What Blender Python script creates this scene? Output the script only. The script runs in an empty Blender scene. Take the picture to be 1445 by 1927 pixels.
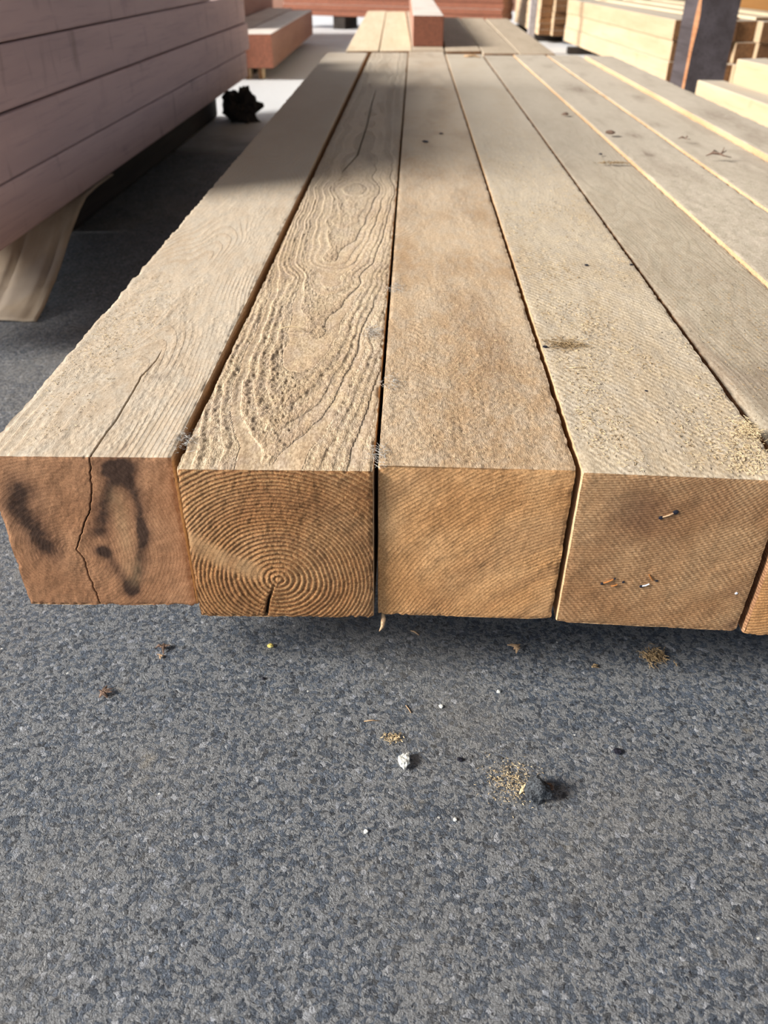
import bpy, bmesh, math, random
import numpy as np
from mathutils import Vector, Matrix

random.seed(7); np.random.seed(7)
S = bpy.context.scene
COL = S.collection

# ---------------------------------------------------------------- camera, sky, sun, exposure
PITCH, YAW, ROLL = math.radians(35.0825), math.radians(-1.464), math.radians(0.4087)
CAM_H = 0.518
cd = bpy.data.cameras.new('camera'); cam = bpy.data.objects.new('camera', cd); COL.objects.link(cam)
F = Vector((math.sin(YAW)*math.cos(PITCH), math.cos(YAW)*math.cos(PITCH), -math.sin(PITCH)))
R0 = Vector((math.cos(YAW), -math.sin(YAW), 0)); U0 = R0.cross(F)
R = R0*math.cos(ROLL) + U0*math.sin(ROLL); U = U0*math.cos(ROLL) - R0*math.sin(ROLL)
cam.matrix_world = Matrix(((R.x, U.x, -F.x, 0), (R.y, U.y, -F.y, 0), (R.z, U.z, -F.z, CAM_H), (0, 0, 0, 1)))
cd.sensor_fit = 'VERTICAL'; cd.sensor_height = 36.0; cd.sensor_width = 27.0
cd.lens = 1480.0/1927.0*36.0
cd.clip_start = 0.02; cd.clip_end = 200
cd.dof.use_dof = True; cd.dof.focus_distance = 0.62; cd.dof.aperture_fstop = 9.0
S.camera = cam

w = bpy.data.worlds.new('sky'); S.world = w; w.use_nodes = True
bg = w.node_tree.nodes['Background']
bg.inputs['Color'].default_value = (0.76, 0.86, 1.0, 1); bg.inputs['Strength'].default_value = 1.15

SUN_EL, SUN_AZ = math.radians(27.5), math.radians(15)
sd = bpy.data.lights.new('sun', 'SUN'); sun = bpy.data.objects.new('sun', sd); COL.objects.link(sun)
sd.energy = 7.4; sd.angle = math.radians(17); sd.color = (1.0, 0.955, 0.89)
sun.rotation_euler = Vector((math.cos(SUN_EL)*math.cos(SUN_AZ), math.cos(SUN_EL)*math.sin(SUN_AZ), -math.sin(SUN_EL))).to_track_quat('-Z', 'Y').to_euler()
sun.location = (-4, -1, 4)

S.view_settings.view_transform = 'Standard'; S.view_settings.look = 'None'
S.view_settings.exposure = 0.18; S.view_settings.gamma = 1.0; S.view_settings.use_curve_mapping = False

# ---------------------------------------------------------------- numpy noise
_T = np.random.RandomState(3).rand(1 << 16).astype(np.float32)
def _h(i, j, k): return _T[((i*73856093) ^ (j*19349663) ^ (k*83492791)) & 0xFFFF]
def vn(x, y, z=0.0):
    x, y, z = np.broadcast_arrays(np.asarray(x, float), np.asarray(y, float), np.asarray(z, float))
    i, j, k = np.floor(x).astype(np.int64), np.floor(y).astype(np.int64), np.floor(z).astype(np.int64)
    f, g, h = x-i, y-j, z-k
    f, g, h = f*f*(3-2*f), g*g*(3-2*g), h*h*(3-2*h)
    def L(a, b, t): return a+(b-a)*t
    return L(L(L(_h(i,j,k), _h(i+1,j,k), f), L(_h(i,j+1,k), _h(i+1,j+1,k), f), g),
             L(L(_h(i,j,k+1), _h(i+1,j,k+1), f), L(_h(i,j+1,k+1), _h(i+1,j+1,k+1), f), g), h)*2-1
def fbm(x, y, z=0.0, o=3):
    s, a = 0, 1.0
    for q in range(o):
        s = s+a*vn(x*2**q+17.3*q, y*2**q+5.1*q, z*2**q+9.7*q); a *= .5
    return s
def sst(a, b, x):
    t = np.clip((x-a)/(b-a), 0, 1); return t*t*(3-2*t)
def polydist(px, py, pts):
    d = np.full(np.shape(px), 1e9)
    for (ax, ay), (bx, by) in zip(pts[:-1], pts[1:]):
        vx, vy = bx-ax, by-ay
        t = np.clip(((px-ax)*vx+(py-ay)*vy)/(vx*vx+vy*vy+1e-12), 0, 1)
        d = np.minimum(d, np.hypot(px-ax-t*vx, py-ay-t*vy))
    return d

# ---------------------------------------------------------------- node helpers
class NT:
    def __init__(s, name):
        s.m = bpy.data.materials.new(name); s.m.use_nodes = True
        s.t = s.m.node_tree; s.n = s.t.nodes; s.l = s.t.links
        s.b = s.n['Principled BSDF']
    def put(s, sock, v):
        if isinstance(v, bpy.types.NodeSocket): s.l.new(v, sock)
        elif isinstance(v, (tuple, list)):
            sock.default_value = tuple(v)+(1,) if (len(v) == 3 and len(sock.default_value) == 4) else v
        else: sock.default_value = v
    def ma(s, op, a, b=0.0, c=None, clamp=False):
        n = s.n.new('ShaderNodeMath'); n.operation = op; n.use_clamp = clamp
        s.put(n.inputs[0], a); s.put(n.inputs[1], b)
        if c is not None: s.put(n.inputs[2], c)
        return n.outputs[0]
    def mix(s, f, a, b, bt='MIX'):
        n = s.n.new('ShaderNodeMix'); n.data_type = 'RGBA'; n.blend_type = bt; n.clamp_factor = True
        s.put(n.inputs['Factor'], f); s.put(n.inputs[6], a); s.put(n.inputs[7], b)
        return n.outputs[2]
    def ss(s, x, a, b, lo=0.0, hi=1.0):
        n = s.n.new('ShaderNodeMapRange'); n.interpolation_type = 'SMOOTHSTEP'
        s.put(n.inputs[0], x); s.put(n.inputs[1], a); s.put(n.inputs[2], b); s.put(n.inputs[3], lo); s.put(n.inputs[4], hi)
        return n.outputs[0]
    def obj(s):
        if not hasattr(s, '_o'): s._o = s.n.new('ShaderNodeTexCoord').outputs['Object']
        return s._o
    def sc(s, v, k):
        n = s.n.new('ShaderNodeVectorMath'); n.operation = 'MULTIPLY'; s.put(n.inputs[0], v); n.inputs[1].default_value = k
        return n.outputs[0]
    def add(s, v, k):
        n = s.n.new('ShaderNodeVectorMath'); n.operation = 'ADD'; s.put(n.inputs[0], v); s.put(n.inputs[1], k)
        return n.outputs[0]
    def xyz(s, v):
        n = s.n.new('ShaderNodeSeparateXYZ'); s.put(n.inputs[0], v); return n.outputs
    def noise(s, v, scale, detail=2.0, rough=.5, dist=0.0):
        n = s.n.new('ShaderNodeTexNoise'); s.put(n.inputs['Vector'], v)
        n.inputs['Scale'].default_value = scale; n.inputs['Detail'].default_value = detail
        n.inputs['Roughness'].default_value = rough; n.inputs['Distortion'].default_value = dist
        return n.outputs[0]
    def vor(s, v, scale, feature='F1', out='Distance', rnd=1.0):
        n = s.n.new('ShaderNodeTexVoronoi'); n.feature = feature; s.put(n.inputs['Vector'], v)
        n.inputs['Scale'].default_value = scale; n.inputs['Randomness'].default_value = rnd
        return n.outputs[out]
    def attr(s, name):
        n = s.n.new('ShaderNodeAttribute'); n.attribute_name = name; return n.outputs['Fac']
    def rand(s):
        return s.n.new('ShaderNodeObjectInfo').outputs['Random']
    def done(s, col, height=None, rough=.85, spec=.25, strength=1.0):
        s.put(s.b.inputs['Base Color'], col); s.put(s.b.inputs['Roughness'], rough)
        s.b.inputs['Specular IOR Level'].default_value = spec
        if height is not None:
            n = s.n.new('ShaderNodeBump'); n.inputs['Strength'].default_value = strength; n.inputs['Distance'].default_value = .001
            s.put(n.inputs['Height'], height); s.l.new(n.outputs[0], s.b.inputs['Normal'])
        return s.m
def hexc(r, g, b):
    return tuple(((c/255)/12.92 if c/255 <= .04045 else ((c/255+.055)/1.055)**2.4) for c in (r, g, b))

def hero_mat(name, A, B, late, kl=.6, hr=.35, hf=.35, hc=.25, stretch=(1, .35, 1), kerf=None, grey=None, kg=.0,
             speck=.5, pits=.0, sharp=.75, fuzzc=None, tint=12.0):
    """end grain or sawn face of a hero timber: rings from the mesh's own ring count, fibres and kerfs from noise"""
    t = NT(name); o = t.obj()
    wob = t.noise(t.sc(o, stretch), 260, 2)
    g = t.ma('ADD', t.attr('ring'), t.ma('MULTIPLY', t.ma('SUBTRACT', wob, .5), .16))
    fr = t.ma('FRACT', g)
    p = t.ma('MULTIPLY', t.ma('MULTIPLY', t.ss(fr, sharp-.4, sharp+.12), t.ss(fr, .93, 1.0, 1.0, 0.0)), t.attr('ringshow'))
    n1 = t.noise(t.sc(o, (1, .35, 1)), tint, 3)
    n2 = t.noise(t.sc(o, stretch), 700, 3, .65)
    n3 = t.noise(t.sc(o, stretch), 1900, 2, .6)
    n4 = t.noise(t.sc(o, (1, .5, 1)), 70, 4, .6)
    fz = t.attr('fuzz')
    c = t.mix(t.ss(n1, .35, .65), A, B)
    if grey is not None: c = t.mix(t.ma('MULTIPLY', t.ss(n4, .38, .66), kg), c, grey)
    c = t.mix(t.ma('MULTIPLY', p, kl), c, late)
    c = t.mix(t.ss(n2, .62, .38, 0.0, speck), c, (.30, .22, .15), 'MULTIPLY')  # dark specks: dirt in the pits, plus raking-light shading painted in
    c = t.mix(t.ma('MULTIPLY', t.ss(n3, .56, .72), t.ma('MULTIPLY', fz, .5)), c, fuzzc or B)
    h = t.ma('MULTIPLY', p, hr)
    h = t.ma('ADD', h, t.ma('MULTIPLY', t.ma('MULTIPLY', n2, hf), fz))
    h = t.ma('ADD', h, t.ma('MULTIPLY', t.ma('MULTIPLY', n3, hc), fz))
    h = t.ma('ADD', h, t.ma('MULTIPLY', n4, .5))
    if kerf:
        kx, ky, kz, kh, kcol = kerf
        X = t.xyz(o)
        ph = t.ma('ADD', t.ma('ADD', t.ma('MULTIPLY', X[0], kx), t.ma('MULTIPLY', X[1], ky)), t.ma('MULTIPLY', X[2], kz))
        ph = t.ma('ADD', ph, t.ma('MULTIPLY', n4, 5.0))
        sn = t.ma('MULTIPLY_ADD', t.ma('SINE', ph), .5, .5)
        amp = t.ss(t.noise(o, 45, 2), .35, .6, .35, 1.0)
        sn = t.ma('MULTIPLY', sn, amp)
        h = t.ma('ADD', h, t.ma('MULTIPLY', sn, kh))
        c = t.mix(t.ma('MULTIPLY', t.ma('SUBTRACT', 1.0, sn), kcol), c, (.5, .4, .3), 'MULTIPLY')
    if pits:
        v = t.noise(t.sc(o, (1, .6, 1)), 330, 2, .5)
        pm = t.ma('MULTIPLY', t.ss(v, .64, .72), t.ss(n4, .45, .62))
        c = t.mix(t.ma('MULTIPLY', pm, pits), c, (.10, .075, .05)); h = t.ma('SUBTRACT', h, pm)
    c = t.mix(t.ma('MULTIPLY', t.attr('glare_dust'), t.ss(n1, .2, .6, .6, 1.0)), c, hexc(192, 182, 167))
    st = t.attr('stain')
    c = t.mix(st, c, t.mix(t.ss(st, .35, .95), (.10, .048, .030), (.030, .017, .013)))
    c = t.mix(t.attr('pale'), c, hexc(196, 160, 118))
    c = t.mix(t.attr('crack'), c, (.012, .009, .007))
    return t.done(c, h, .85, .2)

def plain_wood(name, A, B, grain, kg=.4, rough=.8, var=.35, bump=.3, cross=0.0, spots=0.0, glare_dust=None, kd=.75, end=None):
    """sawn timber seen from farther away; grain along the object's own Y, each piece tinted a little differently"""
    t = NT(name); o = t.obj(); r = t.rand()
    off = t.n.new('ShaderNodeCombineXYZ'); t.put(off.inputs[0], t.ma('MULTIPLY', r, 31.0)); t.put(off.inputs[1], t.ma('MULTIPLY', r, 17.0))
    v = t.add(o, off.outputs[0])
    n1 = t.noise(t.sc(v, (1, .12, 1)), 14, 4, .6); n2 = t.noise(t.sc(v, (1, .04, 1)), 120, 3, .6); n3 = t.noise(v, 9, 3)
    c = t.mix(t.ss(n1, .3, .7), A, B)
    c = t.mix(t.ss(n2, .5, .75, 0, kg), c, grain)
    c = t.mix(t.ma('MULTIPLY', t.ma('SUBTRACT', 1.0, r), var), c, grain)
    if cross:
        n5 = t.noise(t.sc(v, (1, 1.4, .5)), 14, 2, .5)
        c = t.mix(t.ss(n5, .60, .76, 0, cross), c, (.05, .035, .03))
    if spots: c = t.mix(t.ss(n3, .62, .74, 0, spots), c, grain)
    N = t.xyz(t.n['Texture Coordinate'].outputs['Normal'])
    if end:
        ring = t.noise(t.sc(v, (1, .1, 1)), 90, 3, .6, 1.5)
        e = t.mix(t.ss(ring, .35, .65), end[0], end[1])
        c = t.mix(t.ss(t.ma('ABSOLUTE', N[1]), .55, .8), c, t.mix(t.ma('MULTIPLY', r, .45), e, end[1]))
    if glare_dust:
        c = t.mix(t.ma('MULTIPLY', t.ss(N[2], .6, .9), t.ss(n3, .25, .6, kd*.7, kd)), c, glare_dust)  # pale upper faces: sunlight put into the colour, with some dust
    return t.done(c, t.ma('ADD', t.ma('MULTIPLY', n2, bump), t.ma('MULTIPLY', n1, bump*2)), rough, .25)

def flat_mat(name, A, B, scale=200, rough=.85, bump=.3, spec=.25):
    t = NT(name); n = t.noise(t.obj(), scale, 3, .6)
    return t.done(t.mix(t.ss(n, .35, .65), A, B), t.ma('MULTIPLY', n, bump), rough, spec)

# ---------------------------------------------------------------- object helpers
def tag(o, label=None, cat=None, group=None, kind=None):
    if label: o['label'] = label
    if cat: o['category'] = cat
    if group: o['group'] = group
    if kind: o['kind'] = kind
    return o
def link(name, me, mats=(), parent=None, loc=(0, 0, 0), rotz=0.0):
    o = bpy.data.objects.new(name, me); COL.objects.link(o)
    for m in mats: me.materials.append(m)
    o.location = loc; o.rotation_euler = (0, 0, rotz)
    if parent: o.parent = parent
    return o
def quads_mesh(name, V, Q, mat_idx=None, attrs=None, smooth=True):
    me = bpy.data.meshes.new(name)
    V = np.ascontiguousarray(V, np.float32); Q = np.ascontiguousarray(Q, np.int32)
    me.vertices.add(len(V)); me.vertices.foreach_set('co', V.ravel())
    me.loops.add(Q.size); me.loops.foreach_set('vertex_index', Q.ravel())
    me.polygons.add(len(Q)); me.polygons.foreach_set('loop_start', np.arange(0, Q.size, Q.shape[1], dtype=np.int32))
    if mat_idx is not None: me.polygons.foreach_set('material_index', np.asarray(mat_idx, np.int32))
    me.polygons.foreach_set('use_smooth', np.full(len(Q), smooth))
    me.update(calc_edges=True)
    for k, a in (attrs or {}).items():
        at = me.attributes.new(k, 'FLOAT', 'POINT'); at.data.foreach_set('value', np.ascontiguousarray(a, np.float32).ravel())
    me.validate()
    return me
def grid_faces(nr, nc, base, flip=False):
    i = np.arange(nr*nc).reshape(nr, nc)+base
    q = np.stack([i[:-1, :-1], i[:-1, 1:], i[1:, 1:], i[1:, :-1]], -1).reshape(-1, 4)
    return q[:, ::-1] if flip else q
def box_mesh(name, sx, sy, sz, bev=.003, jit=0.0, skew=0.0):
    """bevelled timber, origin at the centre of its base; skew slides the far end sideways"""
    bm = bmesh.new(); bmesh.ops.create_cube(bm, size=1)
    for v in bm.verts:
        v.co = Vector((v.co.x*sx+random.uniform(-jit, jit), v.co.y*sy+random.uniform(-jit, jit)*2, (v.co.z+.5)*sz+random.uniform(-jit, jit)*(v.co.z > 0)))
    bmesh.ops.bevel(bm, geom=bm.edges[:], offset=bev, segments=2, affect='EDGES', profile=.5)
    me = bpy.data.meshes.new(name); bm.to_mesh(me); bm.free(); return me
def timber(name, label, cat, p0, p1, wdt, z0, hgt, mat, group=None, bev=.003, side=0, jit=.0015):
    """long timber whose LEFT lower edge runs from p0 (near) to p1 (far); it extends wdt to the right"""
    a, b = Vector((p0[0], p0[1])), Vector((p1[0], p1[1])); d = (b-a); L = d.length; d /= L
    n = Vector((d.y, -d.x)); c = (a+b)/2+n*wdt/2
    o = link(name, box_mesh(name, wdt, L, hgt, bev, jit), [mat], None, (c.x, c.y, z0), -math.atan2(d.x, d.y))
    return tag(o, label, cat, group)

def tube(V, Fc, pts, rad, seg=4, flat=1.0):
    """adds a tapering bent rod to vertex and face lists"""
    pts = [Vector(p) for p in pts]; b0 = len(V); n = len(pts)
    for i, p in enumerate(pts):
        d = (pts[min(i+1, n-1)]-pts[max(i-1, 0)]).normalized()
        s = d.cross(Vector((0, 0, 1))); s = s.normalized() if s.length > 1e-4 else Vector((1, 0, 0)); u = s.cross(d)
        r = rad[i] if isinstance(rad, (list, tuple)) else rad
        for k in range(seg):
            a = 2*math.pi*k/seg
            V.append(tuple(p+s*math.cos(a)*r+u*math.sin(a)*r*flat))
    for i in range(n-1):
        for k in range(seg):
            k2 = (k+1) % seg
            Fc.append((b0+i*seg+k, b0+i*seg+k2, b0+(i+1)*seg+k2, b0+(i+1)*seg+k))
    Fc.append(tuple(b0+k for k in range(seg))[::-1]); Fc.append(tuple(b0+(n-1)*seg+k for k in range(seg)))
def pyd(name, V, Fc, smooth=False):
    me = bpy.data.meshes.new(name); me.from_pydata(V, [], Fc); me.update()
    if smooth: me.polygons.foreach_set('use_smooth', [True]*len(me.polygons))
    return me
def lump(name, r, sx=1, sy=1, sz=.7, rough=.35, seed=0, sub=3):
    bm = bmesh.new(); bmesh.ops.create_icosphere(bm, subdivisions=sub, radius=1)
    P = np.array([v.co for v in bm.verts])
    d = 1+rough*fbm(P[:, 0]*1.6+seed, P[:, 1]*1.6, P[:, 2]*1.6, 4)
    for v, k in zip(bm.verts, d):
        v.co = Vector((v.co.x*k*sx*r, v.co.y*k*sy*r, max(v.co.z*k, -.75)*sz*r+.75*sz*r))
    me = bpy.data.meshes.new(name); bm.to_mesh(me); bm.free(); return me

# ---------------------------------------------------------------- materials
def floor_mat():
    t = NT('worn dark concrete'); o = t.obj()
    wv = t.n.new('ShaderNodeTexNoise'); t.put(wv.inputs['Vector'], o); wv.inputs['Scale'].default_value = 90
    wv2 = t.n.new('ShaderNodeTexNoise'); t.put(wv2.inputs['Vector'], o); wv2.inputs['Scale'].default_value = 420
    o2 = t.add(t.add(o, t.sc(wv.outputs['Color'], (.006, .006, .0))), t.sc(wv2.outputs['Color'], (.0035, .0035, .0)))
    big = t.noise(o, 3.2, 4, .6); mid = t.noise(o, 22, 4, .6)
    fl = t.noise(o2, 190, 3, .6, .3); fine = t.noise(o2, 520, 3, .65)
    cell = t.vor(o2, 300, 'F1', 'Distance'); cellc = t.vor(o2, 300, 'F1', 'Color'); crev = t.vor(o2, 300, 'DISTANCE_TO_EDGE', 'Distance')
    X = t.xyz(cellc)
    g = t.ss(t.ma('ADD', t.ma('MULTIPLY', X[0], .55), fl), .66, .84)
    dark = t.mix(X[1], hexc(54, 61, 71), hexc(84, 93, 106))
    tan = t.mix(fine, hexc(100, 105, 112), hexc(134, 133, 131))
    c = t.mix(g, dark, tan)
    c = t.mix(t.ss(X[1], .93, .95, 0, .75), c, hexc(26, 28, 34))
    c = t.mix(t.ss(X[2], .965, .98, 0, .5), c, hexc(176, 178, 184))
    c = t.mix(t.ss(fine, .46, .30, 0, .85), c, hexc(28, 31, 38))
    c = t.mix(t.ss(fine, .57, .72, 0, .6), c, hexc(162, 166, 174))
    c = t.mix(t.ss(big, .45, .7, 0, .35), c, hexc(140, 134, 124))
    c = t.mix(t.ss(mid, .62, .76, 0, .5), c, hexc(150, 140, 122))
    c = t.mix(t.ss(fine, .66, .74, 0, .7), c, hexc(165, 165, 168))
    c = t.mix(t.ss(fine, .38, .30, 0, .75), c, hexc(20, 22, 28))
    spk = t.vor(o, 75, 'F1', 'Distance'); spc = t.xyz(t.vor(o, 75, 'F1', 'Color'))[1]
    c = t.mix(t.ma('MULTIPLY', t.ss(spk, .10, .05), t.ss(spc, .86, .9)), c, hexc(215, 214, 208))
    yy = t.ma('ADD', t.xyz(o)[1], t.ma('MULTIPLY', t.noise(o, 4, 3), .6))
    c = t.mix(t.ss(yy, 3.0, 3.5, 0, .92), c, hexc(228, 229, 230))  # far floor: sunlit brightness painted in as a pale, dusty tone
    h = t.ma('ADD', t.ma('MULTIPLY', g, .6), t.ma('ADD', t.ma('MULTIPLY', fine, 2.6), t.ma('MULTIPLY', X[0], .9)))
    h = t.ma('ADD', h, t.ma('MULTIPLY', t.ss(crev, 0, .12), .25))
    h = t.ma('ADD', h, t.ma('MULTIPLY', mid, 1.5))
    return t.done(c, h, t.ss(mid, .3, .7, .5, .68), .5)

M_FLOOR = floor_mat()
TOPG = hexc(194, 184, 168)
M_TOP1 = hero_mat('weathered face knotty', hexc(194, 176, 153), hexc(206, 190, 168), hexc(172, 140, 104), kl=.3, hr=.2, hf=.35, hc=.25, grey=TOPG, kg=.6, speck=.25)
M_TOP2 = hero_mat('torn flat grain face', hexc(203, 180, 149), hexc(218, 199, 170), hexc(186, 156, 124), kl=.4, hr=.4, hf=1.5, hc=.9, grey=hexc(188, 170, 156), kg=.45, speck=.5, sharp=.6)
M_TOP3 = hero_mat('fuzzy brown face', hexc(180, 151, 118), hexc(202, 178, 148), hexc(176, 138, 98), kl=.2, hr=.2, hf=.8, hc=.7, grey=TOPG, kg=.35, speck=.4)
M_TOP4 = hero_mat('dusty kerfed face', hexc(196, 179, 153), hexc(208, 194, 170), hexc(165, 138, 105), kl=.15, hr=.1, hf=.4, hc=.3, kerf=(900, 620, 0, .22, .18), grey=TOPG, kg=.6, speck=.4, pits=.55)
M_TOP5 = hero_mat('grey kerfed face', hexc(176, 163, 144), hexc(190, 178, 158), hexc(150, 130, 102), kl=.2, hr=.12, hf=.3, hc=.2, kerf=(1500, 150, 0, .12, .12), grey=hexc(170, 160, 140), kg=.6, speck=.35, pits=.3)
M_TOP6 = hero_mat('dusty grey face', hexc(188, 176, 158), hexc(200, 188, 170), hexc(152, 132, 104), kl=.2, hr=.12, hf=.3, hc=.2, grey=hexc(172, 162, 142), kg=.6, speck=.35, pits=.35)
M_END1 = hero_mat('brown knotty end', hexc(156, 112, 80), hexc(172, 128, 94), hexc(120, 78, 50), kl=.14, hr=.06, hf=.25, hc=.2, stretch=(1, 1, 1), speck=.3, fuzzc=hexc(200, 155, 110), tint=16)
M_END2 = hero_mat('coarse ringed end', hexc(178, 130, 84), hexc(204, 160, 112), hexc(122, 72, 38), kl=.7, hr=-.6, hf=.8, hc=.6, stretch=(1, 1, 1), speck=.55, sharp=.62, fuzzc=hexc(226, 182, 122), tint=14)
M_END3 = hero_mat('golden sawn end', hexc(188, 140, 92), hexc(208, 164, 116), hexc(146, 100, 58), kl=.5, hr=-.3, hf=.7, hc=.5, stretch=(1, 1, 1), speck=.5, sharp=.6, fuzzc=hexc(228, 184, 118), tint=14)
M_END4 = hero_mat('kerfed brown end', hexc(172, 132, 94), hexc(196, 160, 120), hexc(124, 84, 52), kl=.6, hr=-.2, hf=.3, hc=.3, stretch=(1, 1, 1), kerf=(1300, 0, 1150, .25, .45), speck=.45, fuzzc=hexc(220, 178, 122), tint=14)
M_SIDE = hero_mat('fresh sawn side', hexc(196, 162, 124), hexc(212, 180, 142), hexc(170, 130, 92), kl=.3, hr=.2, hf=.4, hc=.3, speck=.3)
M_WANE = hero_mat('barky wane side', hexc(168, 126, 92), hexc(200, 160, 122), hexc(110, 70, 46), kl=.5, hr=.4, hf=.7, hc=.5, speck=.6)
EB = (hexc(136, 98, 64), hexc(100, 70, 46))
M_RED = plain_wood('red brown timber', hexc(152, 112, 96), hexc(166, 126, 108), hexc(120, 86, 72), glare_dust=hexc(226, 218, 208), kd=.92, end=(hexc(150, 94, 72), hexc(116, 74, 58)))
M_LEFT = plain_wood('stained brown timber', hexc(172, 146, 142), hexc(186, 158, 152), hexc(138, 116, 118), var=.15, cross=.3, spots=.3)
M_PALE = plain_wood('pale fresh timber', hexc(192, 166, 134), hexc(204, 182, 150), hexc(168, 138, 104), var=.2, spots=.3, glare_dust=hexc(190, 184, 172), end=EB)
M_CREAM = plain_wood('cream dusty timber', hexc(214, 194, 162), hexc(226, 208, 178), hexc(186, 162, 128), var=.1, end=EB)
M_GREY = plain_wood('grey dusty timber', hexc(176, 160, 138), hexc(190, 174, 152), hexc(150, 132, 110), var=.2, spots=.3, end=EB)
M_ENDB = plain_wood('brown end grain', hexc(150, 108, 66), hexc(172, 130, 84), hexc(104, 72, 44), var=.5)
M_ORANGE = plain_wood('orange brown timber', hexc(196, 138, 78), hexc(210, 154, 94), hexc(160, 106, 56), var=.1)
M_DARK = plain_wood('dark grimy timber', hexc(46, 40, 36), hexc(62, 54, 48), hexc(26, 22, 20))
M_POST = plain_wood('dark painted post', hexc(70, 62, 62), hexc(88, 80, 82), hexc(42, 35, 35), kg=.6, bump=.6, rough=.7)
M_RUST = plain_wood('bare orange edge', hexc(176, 118, 78), hexc(190, 138, 100), hexc(98, 66, 52), kg=.6)
M_STEEL = flat_mat('pale painted steel', hexc(168, 158, 156), hexc(188, 180, 178), 40, .5, .05)
M_SAW = flat_mat('sawdust', hexc(186, 164, 128), hexc(208, 188, 152), 900, .95, .3)
M_SAWD = flat_mat('brown sawdust', hexc(128, 106, 78), hexc(168, 144, 108), 900, .95, .3)
M_LINT = flat_mat('grey lint', hexc(150, 146, 140), hexc(190, 186, 178), 900, .95, .2)
M_CHIP = flat_mat('brown bark chip', hexc(86, 68, 58), hexc(136, 112, 96), 500, .9, .8)
M_STONE = flat_mat('dark gritty stone', hexc(34, 36, 40), hexc(84, 88, 92), 700, .8, 1.2)
M_WHITE = flat_mat('white crumb', hexc(196, 196, 188), hexc(228, 228, 220), 600, .9, .8)
M_TANCH = flat_mat('tan wood chip', hexc(158, 128, 98), hexc(190, 160, 126), 500, .85, .4)
M_YEL = flat_mat('yellow chip', hexc(220, 196, 100), hexc(236, 216, 140), 500, .8, .2)
M_NAIL = flat_mat('dark iron', hexc(22, 22, 30), hexc(44, 44, 54), 900, .5, .2)
M_BRIGHT = flat_mat('bright metal', hexc(200, 205, 215), hexc(226, 230, 238), 900, .35, .1)
M_RUSTY = flat_mat('rust stained wire', hexc(150, 92, 44), hexc(176, 118, 64), 900, .7, .2)
def card_mat():
    t = NT('creased cardboard'); o = t.obj(); X = t.xyz(o)
    n = t.noise(t.sc(o, (1, .3, .3)), 30, 4, .6); n2 = t.noise(o, 9, 3)
    c = t.mix(t.ss(n, .3, .7), hexc(148, 132, 112), hexc(168, 152, 132))
    c = t.mix(t.ss(n2, .5, .7, 0, .5), c, hexc(150, 140, 130))
    return t.done(c, t.ma('MULTIPLY', n, .6), .8, .2)
M_CARD = card_mat()

# ---------------------------------------------------------------- floor
def build_floor():
    me = bpy.data.meshes.new('floor')
    n = 40; xs = np.linspace(-9, 13, n); ys = np.linspace(-4, 26, n)
    X, Y = np.meshgrid(xs, ys); V = np.stack([X, Y, 0*X], -1).reshape(-1, 3)
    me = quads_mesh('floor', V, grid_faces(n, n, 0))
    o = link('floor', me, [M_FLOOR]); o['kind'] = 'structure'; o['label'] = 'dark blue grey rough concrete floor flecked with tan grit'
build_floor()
tag(link('shade_roof', box_mesh('shade_roof', 13.0, 15.0, .08, .005), [plain_wood('roof boards', hexc(120, 100, 80), hexc(140, 118, 96), hexc(90, 74, 60))], None, (3.4, 3.6, 3.2)), 'unseen boarded shed roof added to cut the sky light', kind='structure')  # unseen roof, added and sized to hold back sky light

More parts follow.
